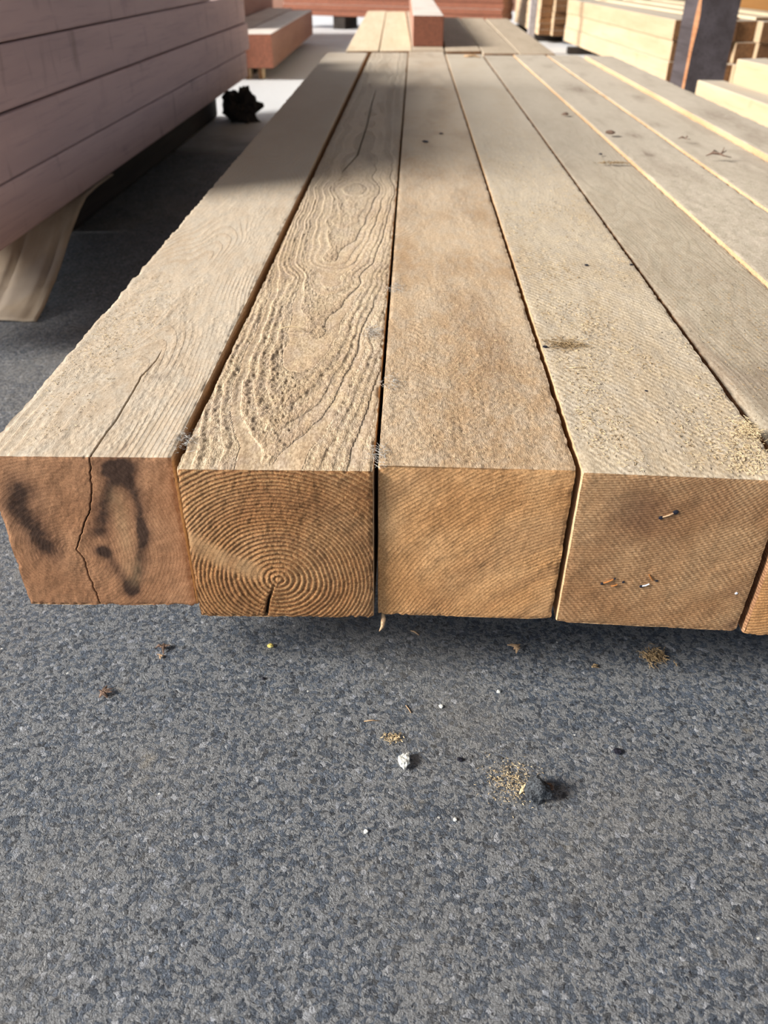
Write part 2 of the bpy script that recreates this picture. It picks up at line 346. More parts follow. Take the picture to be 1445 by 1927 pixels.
# ---------------------------------------------------------------- the eight timbers in front
def hero(label, Ll, Rl, yf, yend, z0, z1, ring, mats, nx=117, nv=560, nz=116, crack=None, warp=1.0, extra=None,
         topfuzz=1.0, endfuzz=1.0, edge=(.0005, .0006), ledge=0.0, disp=None, name='timber', lwane=0.0):
    """one squared timber. Ll/Rl: (slope, offset) of its long edges; yf: front y at left and right; ring(x,y,z) counts rings"""
    f = lambda l, y: l[0]*y+l[1]
    t = np.linspace(0, 1, nv); v = ((1-t)/math.sqrt(.46)+t/math.sqrt(yend))**-2; v = (v-v[0])/(v[-1]-v[0])
    zr = np.linspace(z1, z0, nz)
    def cols(c):
        c = np.asarray(c)[:, None]; nl = nx//2
        s = np.linspace(0, 1, nl+1)**warp
        return np.concatenate([c*(1-s[::-1]), c+(1-c)*s[1:]], 1)
    yv = yf[0]+v*(yend-yf[0])
    if crack: cf, ct = crack[0](zr), crack[1](yv)
    else: cf, ct = np.full(nz, .5), np.full(nv, .5)
    w0 = f(Rl, yf[0])-f(Ll, yf[0])
    P, NRM, FAC, MI, KIND, CR = [], [], [], [], [], []
    def patch(X, Y, Z, nrm, mi, flip, kind, cr=None):
        base = sum(len(p) for p in P); r, c = X.shape
        P.append(np.stack([X, Y, Z], -1).reshape(-1, 3)); NRM.append(np.tile(np.array(nrm, float), (r*c, 1)))
        q = grid_faces(r, c, base, flip); FAC.append(q); MI.append(np.full(len(q), mi)); KIND.append(np.full(r*c, kind))
        CR.append(np.zeros(r*c) if cr is None else cr.ravel())
    u = cols(ct); YF = yf[0]+(yf[1]-yf[0])*u; Y = YF+v[:, None]*(yend-YF)
    X = f(Ll, Y)+(f(Rl, Y)-f(Ll, Y))*u
    crt = np.zeros(X.shape)
    if crack: crt = np.exp(-((u-ct[:, None])*w0/crack[2])**2)*crack[4](yv)[:, None]
    patch(X, Y, np.full(X.shape, z1), (0, 0, 1), 0, False, 0, crt)
    u = cols(cf); Y = yf[0]+(yf[1]-yf[0])*u; X = f(Ll, Y)+(f(Rl, Y)-f(Ll, Y))*u
    crf = np.zeros(X.shape)
    if crack: crf = np.exp(-((u-cf[:, None])*w0/crack[2])**2)*crack[3](zr)[:, None]
    patch(X, Y, np.repeat(zr[:, None], X.shape[1], 1), (0, -1, 0), 1, True, 1, crf)
    zs = z1-(z1-z0)*np.array([0, .008, .02, .045, .09, .18, .4, .7, 1.0])
    for l, y0, nrm, flip in ((Ll, yf[0], (-1, 0, 0), True), (Rl, yf[1], (1, 0, 0), False)):
        Y = np.repeat((y0+v*(yend-y0))[:, None], len(zs), 1)
        patch(f(l, Y), Y, np.repeat(zs[None], nv, 0), nrm, 2, flip, 2)
    uu, vv = np.meshgrid(np.linspace(0, 1, 9), np.linspace(0, 1, 9)); YF = yf[0]+(yf[1]-yf[0])*uu; Y = YF+vv*(yend-YF)
    patch(f(Ll, Y)+(f(Rl, Y)-f(Ll, Y))*uu, Y, np.full(Y.shape, z0), (0, 0, -1), 2, True, 3)
    Y = np.full(uu.shape, yend); patch(f(Ll, Y)+(f(Rl, Y)-f(Ll, Y))*uu, Y, z1-(z1-z0)*vv, (0, 1, 0), 1, False, 4)
    P = np.concatenate(P); N = np.concatenate(NRM); Q = np.concatenate(FAC); MI = np.concatenate(MI); K = np.concatenate(KIND); CR = np.concatenate(CR)
    x, y, z = P.T
    dl, dr = x-f(Ll, y), f(Rl, y)-x
    yfu = yf[0]+(yf[1]-yf[0])*np.clip(dl/w0, 0, 1)
    df, dt, db = y-yfu, z1-z, z-z0
    G = ring(x, y, z)
    at = {'ring': G, 'ringshow': np.ones(len(P)), 'stain': np.zeros(len(P)), 'pale': np.zeros(len(P)), 'glare_dust': np.where(K == 0, .62*sst(.8, 2.0, y), 0), 'crack': CR, 'fuzz': np.where(K == 0, topfuzz, endfuzz)}  # far tops turn greyer: grazing light put into their colour
    if extra: extra(x, y, z, K, at)
    # relief
    near = np.exp(-np.maximum(y-.46, 0)/1.2)
    e = np.minimum(np.where(K == 0, np.minimum(np.minimum(dl, dr), df), np.minimum(np.minimum(dl, dr), np.minimum(dt, db))), .01)
    fade = sst(0, .002, e)
    h = .0004*fbm(x*90, y*30, z*90, 3)*near
    fr = np.mod(G, 1.0); prof = sst(.3, .75, fr)*(1-sst(.9, 1.0, fr))
    if disp:
        h = h+np.where(K == 0, disp[0]*(prof-.4)*near, disp[1]*(prof-.4))*at['fuzz']*at['ringshow']
        h = h+np.where(K == 0, disp[2], disp[3])*fbm(x*450, y*230, z*450, 2)*at['fuzz']
    h = np.where(K <= 1, h*fade, h*.3)-CR*.006*np.where(K == 0, 1, 1)
    P = P+N*h[:, None]
    # worn arrises
    s = .0022
    def wear(d1, n1, d2, n2, r):
        m = r*np.exp(-(d1/s)**2-(d2/s)**2)
        return -(np.array(n1, float)[None]+np.array(n2, float)[None])*m[:, None]
    def rr(a, sc=150, o=0.0): return np.clip(edge[0]+edge[1]*fbm(a*sc+o, o*3.1+0*a, 0*a, 3), .0003, None)
    P = P+wear(dt, (0, 0, 1), df, (0, -1, 0), rr(x, 260, 3.0))+wear(dt, (0, 0, 1), dl, (-1, 0, 0), rr(y, 130, 7.0)+ledge*np.clip(fbm(y*60, 4.0+0*y, 0*y, 3), 0, 1))
    P = P+wear(dt, (0, 0, 1), dr, (1, 0, 0), rr(y, 130, 11.0))+wear(db, (0, 0, -1), df, (0, -1, 0), rr(x, 300, 19.0)*1.2)
    P = P+wear(df, (0, -1, 0), dl, (-1, 0, 0), rr(z, 200, 23.0))+wear(df, (0, -1, 0), dr, (1, 0, 0), rr(z, 200, 29.0))
    if ledge:
        m = ledge*np.exp(-(dt/.006)**2-(dl/.010)**2)*fbm(y*90, 2.0+0*y, x*0, 4)
        P[:, 2] += np.where(K == 0, .5, .5)*m*.5; P[:, 0] -= m*.5
    if lwane:
        d = np.hypot(np.maximum(lwane-dl, 0), np.maximum(lwane-dt, 0)); m = np.maximum(d-lwane, 0)*np.exp(-np.maximum(y-yf[0]-.03, 0)/.16)
        P[:, 0] += m*.9; P[:, 2] -= m*.9
    org = np.array([(f(Ll, yf[0])+f(Rl, yf[0]))/2, yf[0], z0])
    me = quads_mesh(name, P-org, Q, MI, at)
    return tag(link(name, me, mats, None, tuple(org)), label, 'timber', 'squared timbers lying side by side in front')

ZB = .09; ZT = .23
def pl(xs, vs): return lambda a: np.interp(a, xs, vs)

# 1: knotty, cracked, stained end
def ring1(x, y, z):
    px = -.246+.02*fbm(y*2.2, 1.0+0*y); pz = .150-.02*(y-.47)+.012*fbm(y*3, 8+0*y)
    a = np.hypot((x-px), (z-pz)); k = .005*fbm(x*18, y*6, z*18, 2)
    kn = .02*np.exp(-((x+.262)/.03)**2-((y-.72)/.09)**2)
    return (a+k+kn)/.0026+.3*fbm(x*60, y*12, z*60, 2)
def extra1(x, y, z, K, at):
    n = .55*fbm(x*110, y*30, z*110, 3); n2 = fbm(x*420, y*90, z*420, 2)
    E = (K == 1)
    dL = polydist(x, z, [(-.2768, .2010), (-.2820, .1860), (-.2765, .1700), (-.2700, .1500)])
    dR = polydist(x, z, [(-.1964, .2214), (-.2054, .2145), (-.2153, .1935), (-.2262, .1641)])
    dR2 = polydist(x, z, [(-.2262, .1441), (-.2190, .1256), (-.2124, .1067)])
    dR3 = polydist(x, z, [(-.2045, .219), (-.1947, .2102), (-.1923, .1894), (-.1949, .158), (-.2053, .1233), (-.2124, .1067)])
    s = .9*np.exp(-(dL/(.0135+.003*n))**2)+.82*np.exp(-(dR/(.0092+.004*n))**2)+.6*np.exp(-(dR2/(.0060+.003*n))**2)+.80*np.exp(-(dR3/(.0062+.0035*n))**2)
    s += .9*np.exp(-((x+.2270)/.0075)**2-((z-.146)/.0055)**2)+.75*np.exp(-((x+.1935)/.004)**2-((z-.163)/.010)**2)
    s += .35*np.exp(-((x+.20)/.03)**2-((z-.226)/.006)**2)
    s = .93*np.clip(1.2*s*(1+.14*n2)-.05, 0, 1.0)
    tp = .6*np.exp(-((x+.2020-.2*(y-.47))/.0016)**2-((y-.482)/.012)**2)+.35*np.exp(-((x+.205)/.008)**2-((y-.60)/.006)**2*1.0)
    at['stain'][:] = np.where(E, s, np.where(K == 0, np.clip(tp, 0, 1), 0))
    wedge = np.exp(-(polydist(x, z, [(-.2080, .198), (-.2070, .165), (-.2085, .118)])/.006)**2)
    at['pale'][:] = np.where(E, .45*wedge*(.6+.6*n), 0)
    f = .25+.55*sst(-.2, .5, fbm(x*40, y*18, 2.0+0*x, 3))+.6*np.exp(-((x+.285)/.03)**2-((y-.66)/.12)**2)
    at['fuzz'][:] = np.where(K == 0, f, .8)
    at['ringshow'][:] = np.where(K == 0, .2+.6*sst(.0, .6, fbm(x*22, y*6, 6+0*x, 2))+.5*sst(-.24, -.28, x)*sst(.62, .5, y), 1)
z_k = [.09, .1212, .1389, .1474, .1587, .1851, .1956, .230]
x_k = [-.2412, -.2440, -.2448, -.2481, -.2433, -.2304, -.2270, -.2213]
w1 = .1325; l1 = -.2972
cr1 = (lambda zz: (np.interp(zz, z_k, x_k)+.0006*fbm(zz*300, 0*zz)-l1)/w1,
       lambda yy: (np.interp(yy, [.46, .5242, .5644, .5987, .6309, .72, 1.0], [-.2213, -.2193, -.2198, -.2215, -.2176, -.2185, -.222])-l1)/w1+.003*fbm(yy*60, 1+0*yy),
       .00036, lambda zz: np.where(zz < .15, .8, 1.0), lambda yy: sst(.66, .60, yy))
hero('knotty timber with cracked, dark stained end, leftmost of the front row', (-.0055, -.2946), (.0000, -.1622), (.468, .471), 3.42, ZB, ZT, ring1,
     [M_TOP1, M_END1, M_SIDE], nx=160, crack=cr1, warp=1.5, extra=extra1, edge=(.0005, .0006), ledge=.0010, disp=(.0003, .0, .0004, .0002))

# 2: coarse torn grain, pith in its end
yk = [.46, .535, .60, .66, .72, .80, .86, .95, 1.1, 1.25, 1.5, 2.2, 3.5]
dk = [.1020, .0975, .0935, .0895, .0868, .0840, .0815, .0765, .0690, .0635, .0690, .0760, .0700]
ck = [-.0930, -.0915, -.0925, -.0900, -.0895, -.0860, -.0850, -.0860, -.0830, -.0800, -.0850, -.09, -.09]
def ring2(x, y, z):
    px, pz = np.interp(y, yk, ck), .23-np.interp(y, yk, dk)
    px = px+.003*fbm(y*9, 3+0*y); pz = pz+.0025*fbm(y*14, 6+0*y)
    a = np.hypot(x-px, z-pz)
    k = .0009*fbm(x*50, y*13, z*50, 3)
    top = np.exp(-((z-.23)/.02)**2)
    k = k+top*(.0075*np.exp(-((x+.124)/.012)**2-((y-.855)/.03)**2)+.006*np.exp(-((x+.033)/.009)**2-((y-.705)/.02)**2)-.004*np.exp(-((x+.098)/.02)**2-((y-.93)/.03)**2))
    return (a+k)/.0042+6*sst(.03, .115, a)
def extra2(x, y, z, K, at):
    n = fbm(x*120, y*40, z*120, 3)
    kn = np.exp(-((x+.0305)/.0055)**2-((y-.705)/.007)**2)
    patch = np.exp(-(polydist(x, z, [(-.156, .166), (-.135, .150), (-.112, .137)])/.0085)**4)
    smooth = sst(.25, -.25, fbm(x*38, y*11, 3+0*x, 3))
    at['stain'][:] = np.where(K == 0, np.clip(.35*kn*(1+n), 0, .6), np.where(K == 1, .12*patch+.16*sst(.0, .6, vn(ring2(x, y, z)*.3, 0*x, 0*x)), 0))
    rh = sst(-.35, .25, vn(np.floor(ring2(x, y, z))*7.31, 0*x, 0*x)+.5*fbm(x*30, y*7, 1+0*x, 2))
    at['fuzz'][:] = np.where(K == 0, np.clip(.15+1.0*rh-.25*smooth, .1, 1.15), np.where(K == 1, 1-.75*patch, .6))
    at['pale'][:] = np.where(K == 1, .25*patch*(1+n), 0)
    at['ringshow'][:] = np.where(K == 0, .15+.85*sst(1.65, 1.2, y)*(.55+.45*sst(-.4, .3, fbm(x*50, y*15, 9+0*x, 2))), 1-.9*patch)
z2 = [.09, .108, .1298, .23]; x2 = [-.1051, -.1015, -.0937, -.092]; l2 = -.1569; w2 = .1375
cr2 = (lambda zz: (np.interp(zz, z2, x2)-l2)/w2,
       lambda yy: (np.interp(yy, [.46, 1.30, 1.4005, 1.5332, 1.8411, 2.1874, 2.55, 3.5], [-.092, -.110, -.1087, -.0923, -.0897, -.0930, -.0900, -.09])-(.0031*yy-.1583))/.1375,
       .0010, lambda zz: sst(.128, .10, zz), lambda yy: sst(1.36, 1.5, yy)*sst(2.5, 2.2, yy))
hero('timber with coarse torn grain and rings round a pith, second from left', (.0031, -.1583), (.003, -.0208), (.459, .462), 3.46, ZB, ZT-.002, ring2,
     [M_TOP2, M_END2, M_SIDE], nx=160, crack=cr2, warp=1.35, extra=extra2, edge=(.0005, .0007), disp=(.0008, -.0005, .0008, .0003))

# 3: golden end, fuzzy top
def ring3(x, y, z):
    px = .155+.03*fbm(y*3+2, 1+0*y); pz = .045+.035*np.sin((y-.46)*6.5)*np.exp(-((y-.9)/.6)**2)+.02*fbm(y*4, 2+0*y)-.03*(y-.46)
    k = .010*fbm(x*9, y*6, z*9, 2)+.0007*fbm(x*60, y*25, z*60, 2)
    vee = .022*np.exp(-((x-.035)/.022)**2-((y-.68)/.10)**2)
    tp = np.exp(-((z-.23)/.0006)**2)*sst(1.2, .7, y)
    return (np.hypot(x-px, (z-pz)*1.05)*(1-.6*tp)+.33*tp*(y-.46)+k+vee)/.0031
def extra3(x, y, z, K, at):
    n = fbm(x*26, y*8, 5+0*x, 3); n2 = fbm(x*34, y*10, z*34, 3)
    at['fuzz'][:] = np.where(K == 0, .35+.65*sst(.95, .55, y)+.2*n, .55+.5*n2)
    at['stain'][:] = np.where(K == 0, np.clip(.13*sst(.1, .8, n)*sst(.5, .65, y), 0, 1), 0)
    at['stain'][:] = np.where(K == 1, np.clip(.20*sst(-.1, .6, vn(ring3(x, y, z)*.22, 0*x, 0*x))*(1+.4*n2), 0, 1), at['stain'])
    at['ringshow'][:] = np.where(K == 0, .9*sst(-.1, .7, fbm(x*24, y*7, 7+0*x, 2))*sst(1.5, 1.0, y)+.55*sst(.80, .58, y), .6+.4*n2)
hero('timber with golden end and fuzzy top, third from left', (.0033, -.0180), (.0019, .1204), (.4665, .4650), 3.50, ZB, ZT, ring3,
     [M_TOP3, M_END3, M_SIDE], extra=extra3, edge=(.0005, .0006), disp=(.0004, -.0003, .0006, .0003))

# 4: saw-kerfed end, dusty top
def ring4(x, y, z):
    k = .012*fbm(x*7, y*3, z*7, 2)+.0004*fbm(x*90, y*20, z*90, 2)
    return (np.hypot(x-(.115+.02*fbm(y*2, 4+0*y)), z-.415)+k)/.0021
def extra4(x, y, z, K, at):
    n = fbm(x*30, y*10, z*42, 3)
    b = .30*np.exp(-((x-.165)/.035)**2-((z-.190)/.028)**2)+.22*np.exp(-((x-.22)/.05)**2-((z-.215)/.014)**2)+.4*np.exp(-((x-.259)/.006)**2-((z-.096)/.007)**2)
    b += .22*np.exp(-((x-.255)/.008)**2-((z-.130)/.010)**2)
    at['stain'][:] = np.where(K == 1, np.clip(b*(1+.9*n), 0, .8), 0)
    at['fuzz'][:] = np.where(K == 0, .35+.35*sst(0, .5, n), .55); at['ringshow'][:] = np.where(K == 0, .4, .7)
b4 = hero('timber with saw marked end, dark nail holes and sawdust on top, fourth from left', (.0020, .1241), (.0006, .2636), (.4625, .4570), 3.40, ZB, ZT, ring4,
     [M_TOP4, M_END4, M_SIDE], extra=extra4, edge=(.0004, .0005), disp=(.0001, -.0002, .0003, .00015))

# 5: wany corner, cut by the frame
def ring5(x, y, z): return (np.hypot(x-.30, z+.05)+.010*fbm(x*14, y*4, z*14, 3))/.0030
def extra5(x, y, z, K, at):
    n = fbm(x*30, y*10, z*30, 3)
    at['stain'][:] = np.where(K == 0, np.clip(.32*np.exp(-((y-.66)/.13)**2)*sst(-.2, .7, n), 0, .6), np.where(K == 2, .25*sst(.1, .6, n), 0))
    at['fuzz'][:] = .45
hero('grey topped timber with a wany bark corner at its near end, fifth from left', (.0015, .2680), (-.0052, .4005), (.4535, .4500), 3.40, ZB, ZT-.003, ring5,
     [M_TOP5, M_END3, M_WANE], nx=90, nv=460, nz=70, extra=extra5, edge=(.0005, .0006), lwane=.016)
def mkring(px, pz, sp, seed):
    return lambda x, y, z: (np.hypot(x-px, z-pz)+.012*fbm(x*12+seed, y*3.5, z*12, 3))/sp
def mkextra(seed, kn):
    def ex(x, y, z, K, at):
        n = fbm(x*26+seed, y*9, z*26, 3); s = .16*sst(.25, .9, n)
        for (kx, ky, a, rx, ry) in kn: s = s+a*np.exp(-((x-kx)/rx)**2-((y-ky)/ry)**2)*(.8+.5*fbm(x*150, y*80, seed+0*x, 2))
        at['stain'][:] = np.where(K == 0, np.clip(s, 0, .7), 0); at['fuzz'][:] = .4; at['ringshow'][:] = .3
    return ex
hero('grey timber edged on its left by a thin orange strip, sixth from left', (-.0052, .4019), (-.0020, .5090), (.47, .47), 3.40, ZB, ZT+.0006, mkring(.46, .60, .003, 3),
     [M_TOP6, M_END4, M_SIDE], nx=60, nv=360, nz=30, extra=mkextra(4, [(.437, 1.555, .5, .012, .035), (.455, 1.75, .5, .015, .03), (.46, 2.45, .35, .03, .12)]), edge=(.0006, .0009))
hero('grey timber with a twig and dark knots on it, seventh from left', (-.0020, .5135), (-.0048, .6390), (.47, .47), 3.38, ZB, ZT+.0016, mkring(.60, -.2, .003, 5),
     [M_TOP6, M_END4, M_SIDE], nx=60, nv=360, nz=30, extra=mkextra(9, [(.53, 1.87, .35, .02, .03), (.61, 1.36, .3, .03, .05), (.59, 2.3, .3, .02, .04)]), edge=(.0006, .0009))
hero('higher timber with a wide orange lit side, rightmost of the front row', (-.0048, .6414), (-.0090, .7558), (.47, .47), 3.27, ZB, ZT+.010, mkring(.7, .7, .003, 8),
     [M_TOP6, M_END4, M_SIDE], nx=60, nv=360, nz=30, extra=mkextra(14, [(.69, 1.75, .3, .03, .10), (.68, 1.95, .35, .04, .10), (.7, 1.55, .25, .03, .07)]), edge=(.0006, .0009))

# nail holes, staples in the end of timber four (parts)
def in_b4(x, z, y=.4595): return (x-b4.location.x, y-b4.location.y-.0026*(x-.19)/.07, z-b4.location.z)
def disc(name, x, z, r, m, label):
    bm = bmesh.new(); bmesh.ops.create_icosphere(bm, subdivisions=2, radius=r)
    for v in bm.verts: v.co.y *= .35; v.co.z *= .8+.3*random.random()
    me = bpy.data.meshes.new(name); bm.to_mesh(me); bm.free()
    o = link(name, me, [m], b4, in_b4(x, z)); o['label'] = label; return o
for x, z, r in ((.1846, .1952, .0017), (.1939, .2005, .0021), (.1537, .1322, .0013), (.1623, .1377, .0009), (.1692, .1348, .0011), (.1830, .1315, .0014), (.1933, .1376, .0011)):
    disc('nail_hole', x, z, r, M_NAIL, 'dark nail hole')
for x0, z0, x1, z1, m in ((.1846, .1952, .1939, .2005, M_TANCH), (.1537, .1322, .1623, .1377, M_RUSTY), (.1600, .1300, .1660, .1325, M_RUSTY), (.1830, .1315, .1893, .1345, M_BRIGHT), (.1860, .1440, .1910, .1370, M_RUSTY)):
    V, Fc = [], []; a, b = Vector(in_b4(x0, z0)), Vector(in_b4(x1, z1))
    tube(V, Fc, [a+(b-a)*.12, (a+b)/2+Vector((0, -.0005, 0)), b-(b-a)*.12], [.0005, .0006, .0005], 5)
    link('staple', pyd('staple', V, Fc), [m], b4)
disc('staple', .2541, .129, .0012, M_BRIGHT, 'bright staple')

# bearers the front row lies on (deep in its shadow)
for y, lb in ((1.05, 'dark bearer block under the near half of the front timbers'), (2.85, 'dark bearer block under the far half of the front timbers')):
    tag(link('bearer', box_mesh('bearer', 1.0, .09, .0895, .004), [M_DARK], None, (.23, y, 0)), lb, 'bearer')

# ---------------------------------------------------------------- left stack
LX = -.635
def lb(i, z0, h, y0, y1, label, dx=0.0):
    me = box_mesh('stacked_timber', .30, y1-y0, h-.0025, .004, .0012)
    return tag(link('stacked_timber', me, [M_LEFT], None, (LX-.15+dx, (y0+y1)/2, z0+.001)), label, 'timber', 'tall stack of brown timbers on the left')
lb(0, .138, .088, 1.10, 3.50, 'brown timber at the bottom of the tall left stack')
lb(1, .226, .091, 1.12, 3.56, 'brown timber second from bottom in the tall left stack', .002)
lb(2, .317, .091, 1.10, 3.54, 'brown timber third from bottom in the tall left stack', -.001)
lb(3, .408, .091, 1.13, 2.95, 'brown timber in the fourth layer of the tall left stack', .001)
lb(4, .499, .091, 1.15, 2.7, 'short brown timber in the fifth layer of the tall left stack')
lb(5, .590, .091, 1.25, 2.35, 'shortest brown timber topmost on the tall left stack, unseen, added for its shadow')  # unseen layer, added to widen the shadow of the stack
timber('shade_timber', 'dark timber added lengthwise under the left stack to darken the gap', 'timber', (LX-.225, 1.83), (LX-.225, 3.45), .10, 0, .136, M_DARK, None, .012)  # added piece that fills and darkens the gap under the stack
tag(link('bark_lump', lump('bark_lump', .060, .9, 1.0, 1.05, .9, 4, 4), [M_DARK], None, (LX-.02, 3.36, 0)), 'ragged black lump of bark on the floor at the far end of the left stack', 'bark')

# cardboard sheet bent from under the stack down to the floor
def cardboard():
    prof = [(1.285, .004), (1.33, .010), (1.38, .024), (1.43, .044), (1.48, .068), (1.53, .094), (1.575, .116), (1.62, .131), (1.70, .1355), (1.795, .1355)]
    ys, zs = zip(*prof); nv, nu = 40, 60
    t = np.linspace(0, 1, nv); s = np.interp(t, np.linspace(0, 1, len(prof)), ys); hz = np.interp(t, np.linspace(0, 1, len(prof)), zs)
    xs = np.linspace(-1.10, -.637, nu)
    X, Yy = np.meshgrid(xs, s); Z = np.repeat(hz[:, None], nu, 1)
    lift = sst(1.62, 1.45, Yy)
    for cx in (-.665, -.735, -.86): Z = Z-.009*np.exp(-((X-cx-.03*(1.62-Yy))/.004)**2)*lift
    Z = Z-.005*np.exp(-((Yy-1.40)/.005)**2)+.003*fbm(X*14, Yy*14, 0*X, 2)*lift+.010*sst(-.70, -.64, X)*lift*sst(1.29, 1.40, Yy)
    Z = np.maximum(Z, .0035); Z = np.minimum(Z, .1362)
    A = np.stack([X, Yy, Z], -1).reshape(-1, 3); B = A-np.array([0, 0, .003])
    q1 = grid_faces(nv, nu, 0); q2 = grid_faces(nv, nu, nv*nu, True)
    idx = np.arange(nv*nu).reshape(nv, nu); ring = np.concatenate([idx[0], idx[1:, -1], idx[-1, -2::-1], idx[-2:0:-1, 0]]); r2 = np.roll(ring, -1)
    q3 = np.stack([ring, ring+nv*nu, r2+nv*nu, r2], -1)
    org = np.array([-.87, 1.4, 0])
    me = quads_mesh('cardboard_sheet', np.concatenate([A, B])-org, np.concatenate([q1, q2, q3]))
    tag(link('cardboard_sheet', me, [M_CARD], None, tuple(org)), 'creased brown cardboard sheet curling from under the left stack to the floor', 'cardboard')
cardboard()

# ---------------------------------------------------------------- behind: second pile of timbers with a block on top
G2 = 'timbers of the second pile behind the front row'
timber('timber', 'cream timber at the left edge of the second pile behind', 'timber', (-.250, 3.50), (-.300, 6.40), .128, ZB, .14, M_CREAM, G2)
timber('timber', 'cream timber left beside the brown block on the second pile', 'timber', (-.120, 3.51), (-.168, 6.36), .128, ZB, .14, M_CREAM, G2)
timber('timber', 'timber of the second pile lying under the brown block', 'timber', (.010, 3.53), (-.030, 6.38), .124, ZB, .14, M_GREY, G2)
timber('timber', 'grey timber in the dark shadow right of the brown block', 'timber', (.138, 3.53), (.165, 5.70), .134, ZB, .14, M_GREY, G2)
timber('timber', 'grey timber second from right in the second pile', 'timber', (.276, 3.45), (.305, 5.68), .134, ZB, .14, M_GREY, G2)
timber('timber', 'grey timber at the right edge of the second pile behind', 'timber', (.414, 3.44), (.450, 5.64), .134, ZB, .14, M_GREY, G2)
timber('timber_block', 'brown ended squared block lying lengthwise on top of the second pile', 'timber', (.008, 3.68), (-.018, 7.7), .122, ZT+.001, .106, M_RED)
for y, lab in ((4.1, 'bearer under the near end of the second pile'), (6.0, 'bearer under the far end of the second pile')):
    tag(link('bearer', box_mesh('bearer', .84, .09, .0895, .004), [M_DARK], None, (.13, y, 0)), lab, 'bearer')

# red-brown beams on the left behind the tall stack
timber('red_timber', 'red brown timber with sunlit top just behind the tall left stack', 'timber', (-.872, 4.62), (-.905, 6.9), .168, .055, .152, M_RED)
timber('red_timber', 'red brown timber farther left behind the tall stack, beside its sunlit neighbour', 'timber', (-1.060, 4.60), (-1.10, 7.2), .180, .055, .152, M_RED)
timber('red_timber', 'tall red brown timber standing on edge behind the left stack', 'timber', (-1.50, 4.9), (-1.53, 7.6), .40, .055, .42, M_RED)
for x, y, lab in ((-.78, 4.70, 'pale short foot under the near right corner of the red timber'), (-.845, 4.69, 'pale short foot left under the near end of the red timber'), (-.82, 6.7, 'pale foot under the far end of the red timber')):
    tag(link('foot_block', box_mesh('foot_block', .022, .09, .0545, .003), [M_CREAM], None, (x, y, 0)), lab, 'block')
for y in (4.95, 6.8):
    tag(link('bearer', box_mesh('bearer', .74, .09, .0545, .003), [M_DARK], None, (-1.22, y, 0)), 'low dark bearer under the red timbers, %s one' % ('near' if y < 5 else 'far'), 'bearer')

# far row of long red boards lying across
ang = math.radians(-22)
names = ['lowest', 'second lowest', 'third from bottom', 'fourth from bottom', 'fifth from bottom', 'sixth from bottom', 'seventh from bottom', 'topmost']
for k in range(8):
    me = box_mesh('red_board', 2.08, .30, .0425, .003, .001)
    tag(link('red_board', me, [M_RED], None, (-.15+.01*random.uniform(-1, 1), 8.256+.012*random.uniform(-1, 1), .10+.0435*k), ang), 'long red board lying across far behind, %s of its stack' % names[k], 'board', 'stack of red boards across the back')
for x, lab in ((-.6, 'left dark bearer under the far red boards'), (.5, 'right dark bearer under the far red boards')):
    tag(link('bearer', box_mesh('bearer', .12, .26, .0995, .003), [M_DARK], None, (x, 8.05+(x-.36)*math.tan(ang), 0), ang), lab, 'bearer')
tag(link('steel_post', box_mesh('steel_post', .045, .045, 2.6, .004), [M_STEEL], None, (.80, 6.15, 0)), 'thin pale steel post left of the pale plank stack', 'post')

# ---------------------------------------------------------------- pale plank stack, two columns of planks
def local(o, a, u, wv): return (o[0]+a[0]*u+a[1]*wv, o[1]+a[2]*u+a[3]*wv)
ordn = ['bottom', 'second', 'third', 'fourth', 'fifth', 'sixth', 'seventh', 'eighth', 'ninth']
for k in range(9):
    for c in range(2):
        timber('plank', 'pale plank, %s layer from bottom, %s column of the plank stack' % (ordn[k], ('left', 'right')[c]), 'plank',
               (.968+.0935*c+random.uniform(-.001, .001), 7.02-.09*c+random.uniform(-.012, .012)), (.955+.0935*c, 8.6), .089, .055+.0385*k, .037, M_PALE, 'planks of the pale stack', .002)
tag(link('bearer', box_mesh('bearer', .26, .09, .0545, .003), [M_DARK], None, (1.06, 7.25, 0)), 'dark bearer under the pale plank stack', 'bearer')
tag(link('bearer', box_mesh('bearer', .26, .09, .0545, .003), [M_DARK], None, (1.06, 8.2, 0)), 'far dark bearer under the pale plank stack', 'bearer')

# ---------------------------------------------------------------- pile of pale square timbers behind the post
yaw4 = math.atan2(.120, 2.36)
for k in range(3):
    for c in range(7):
        x0 = 1.232+.0925*c; y0 = 4.32+.04*random.uniform(-1, 1)-(.02*c)
        x1 = x0-.120; y1 = y0+2.36
        timber('square_timber', 'pale square timber, %s layer of the pile behind the dark post, %s' % (('bottom', 'middle', 'top')[k], ('leftmost', 'second from left', 'third from left', 'fourth from left', 'fifth from left', 'sixth from left', 'seventh from left')[c]),
               'timber', (x0+(0, .004, -.004)[k], y0+(0, 0, .02)[k]), (x1+(0, .004, -.004)[k], y1), .089, .042+.0855*k, .0845, M_PALE, 'square timbers of the pile behind the post', .004)
for c in range(3):
    timber('lath', 'thin pale lath lying on the square timber pile, %s' % ('leftmost', 'middle', 'rightmost')[c], 'lath', (1.40+.19*c, 4.33), (1.26+.19*c, 6.5), .12, .2985, .012, M_CREAM, 'laths on the square timber pile')
for y in (4.7, 6.2):
    tag(link('bearer', box_mesh('bearer', .66, .09, .0415, .003), [M_DARK], None, (1.49-(y-4.3)*.05, y, 0)), 'dark bearer under the square timber pile, %s one' % ('near' if y < 5 else 'far'), 'bearer')

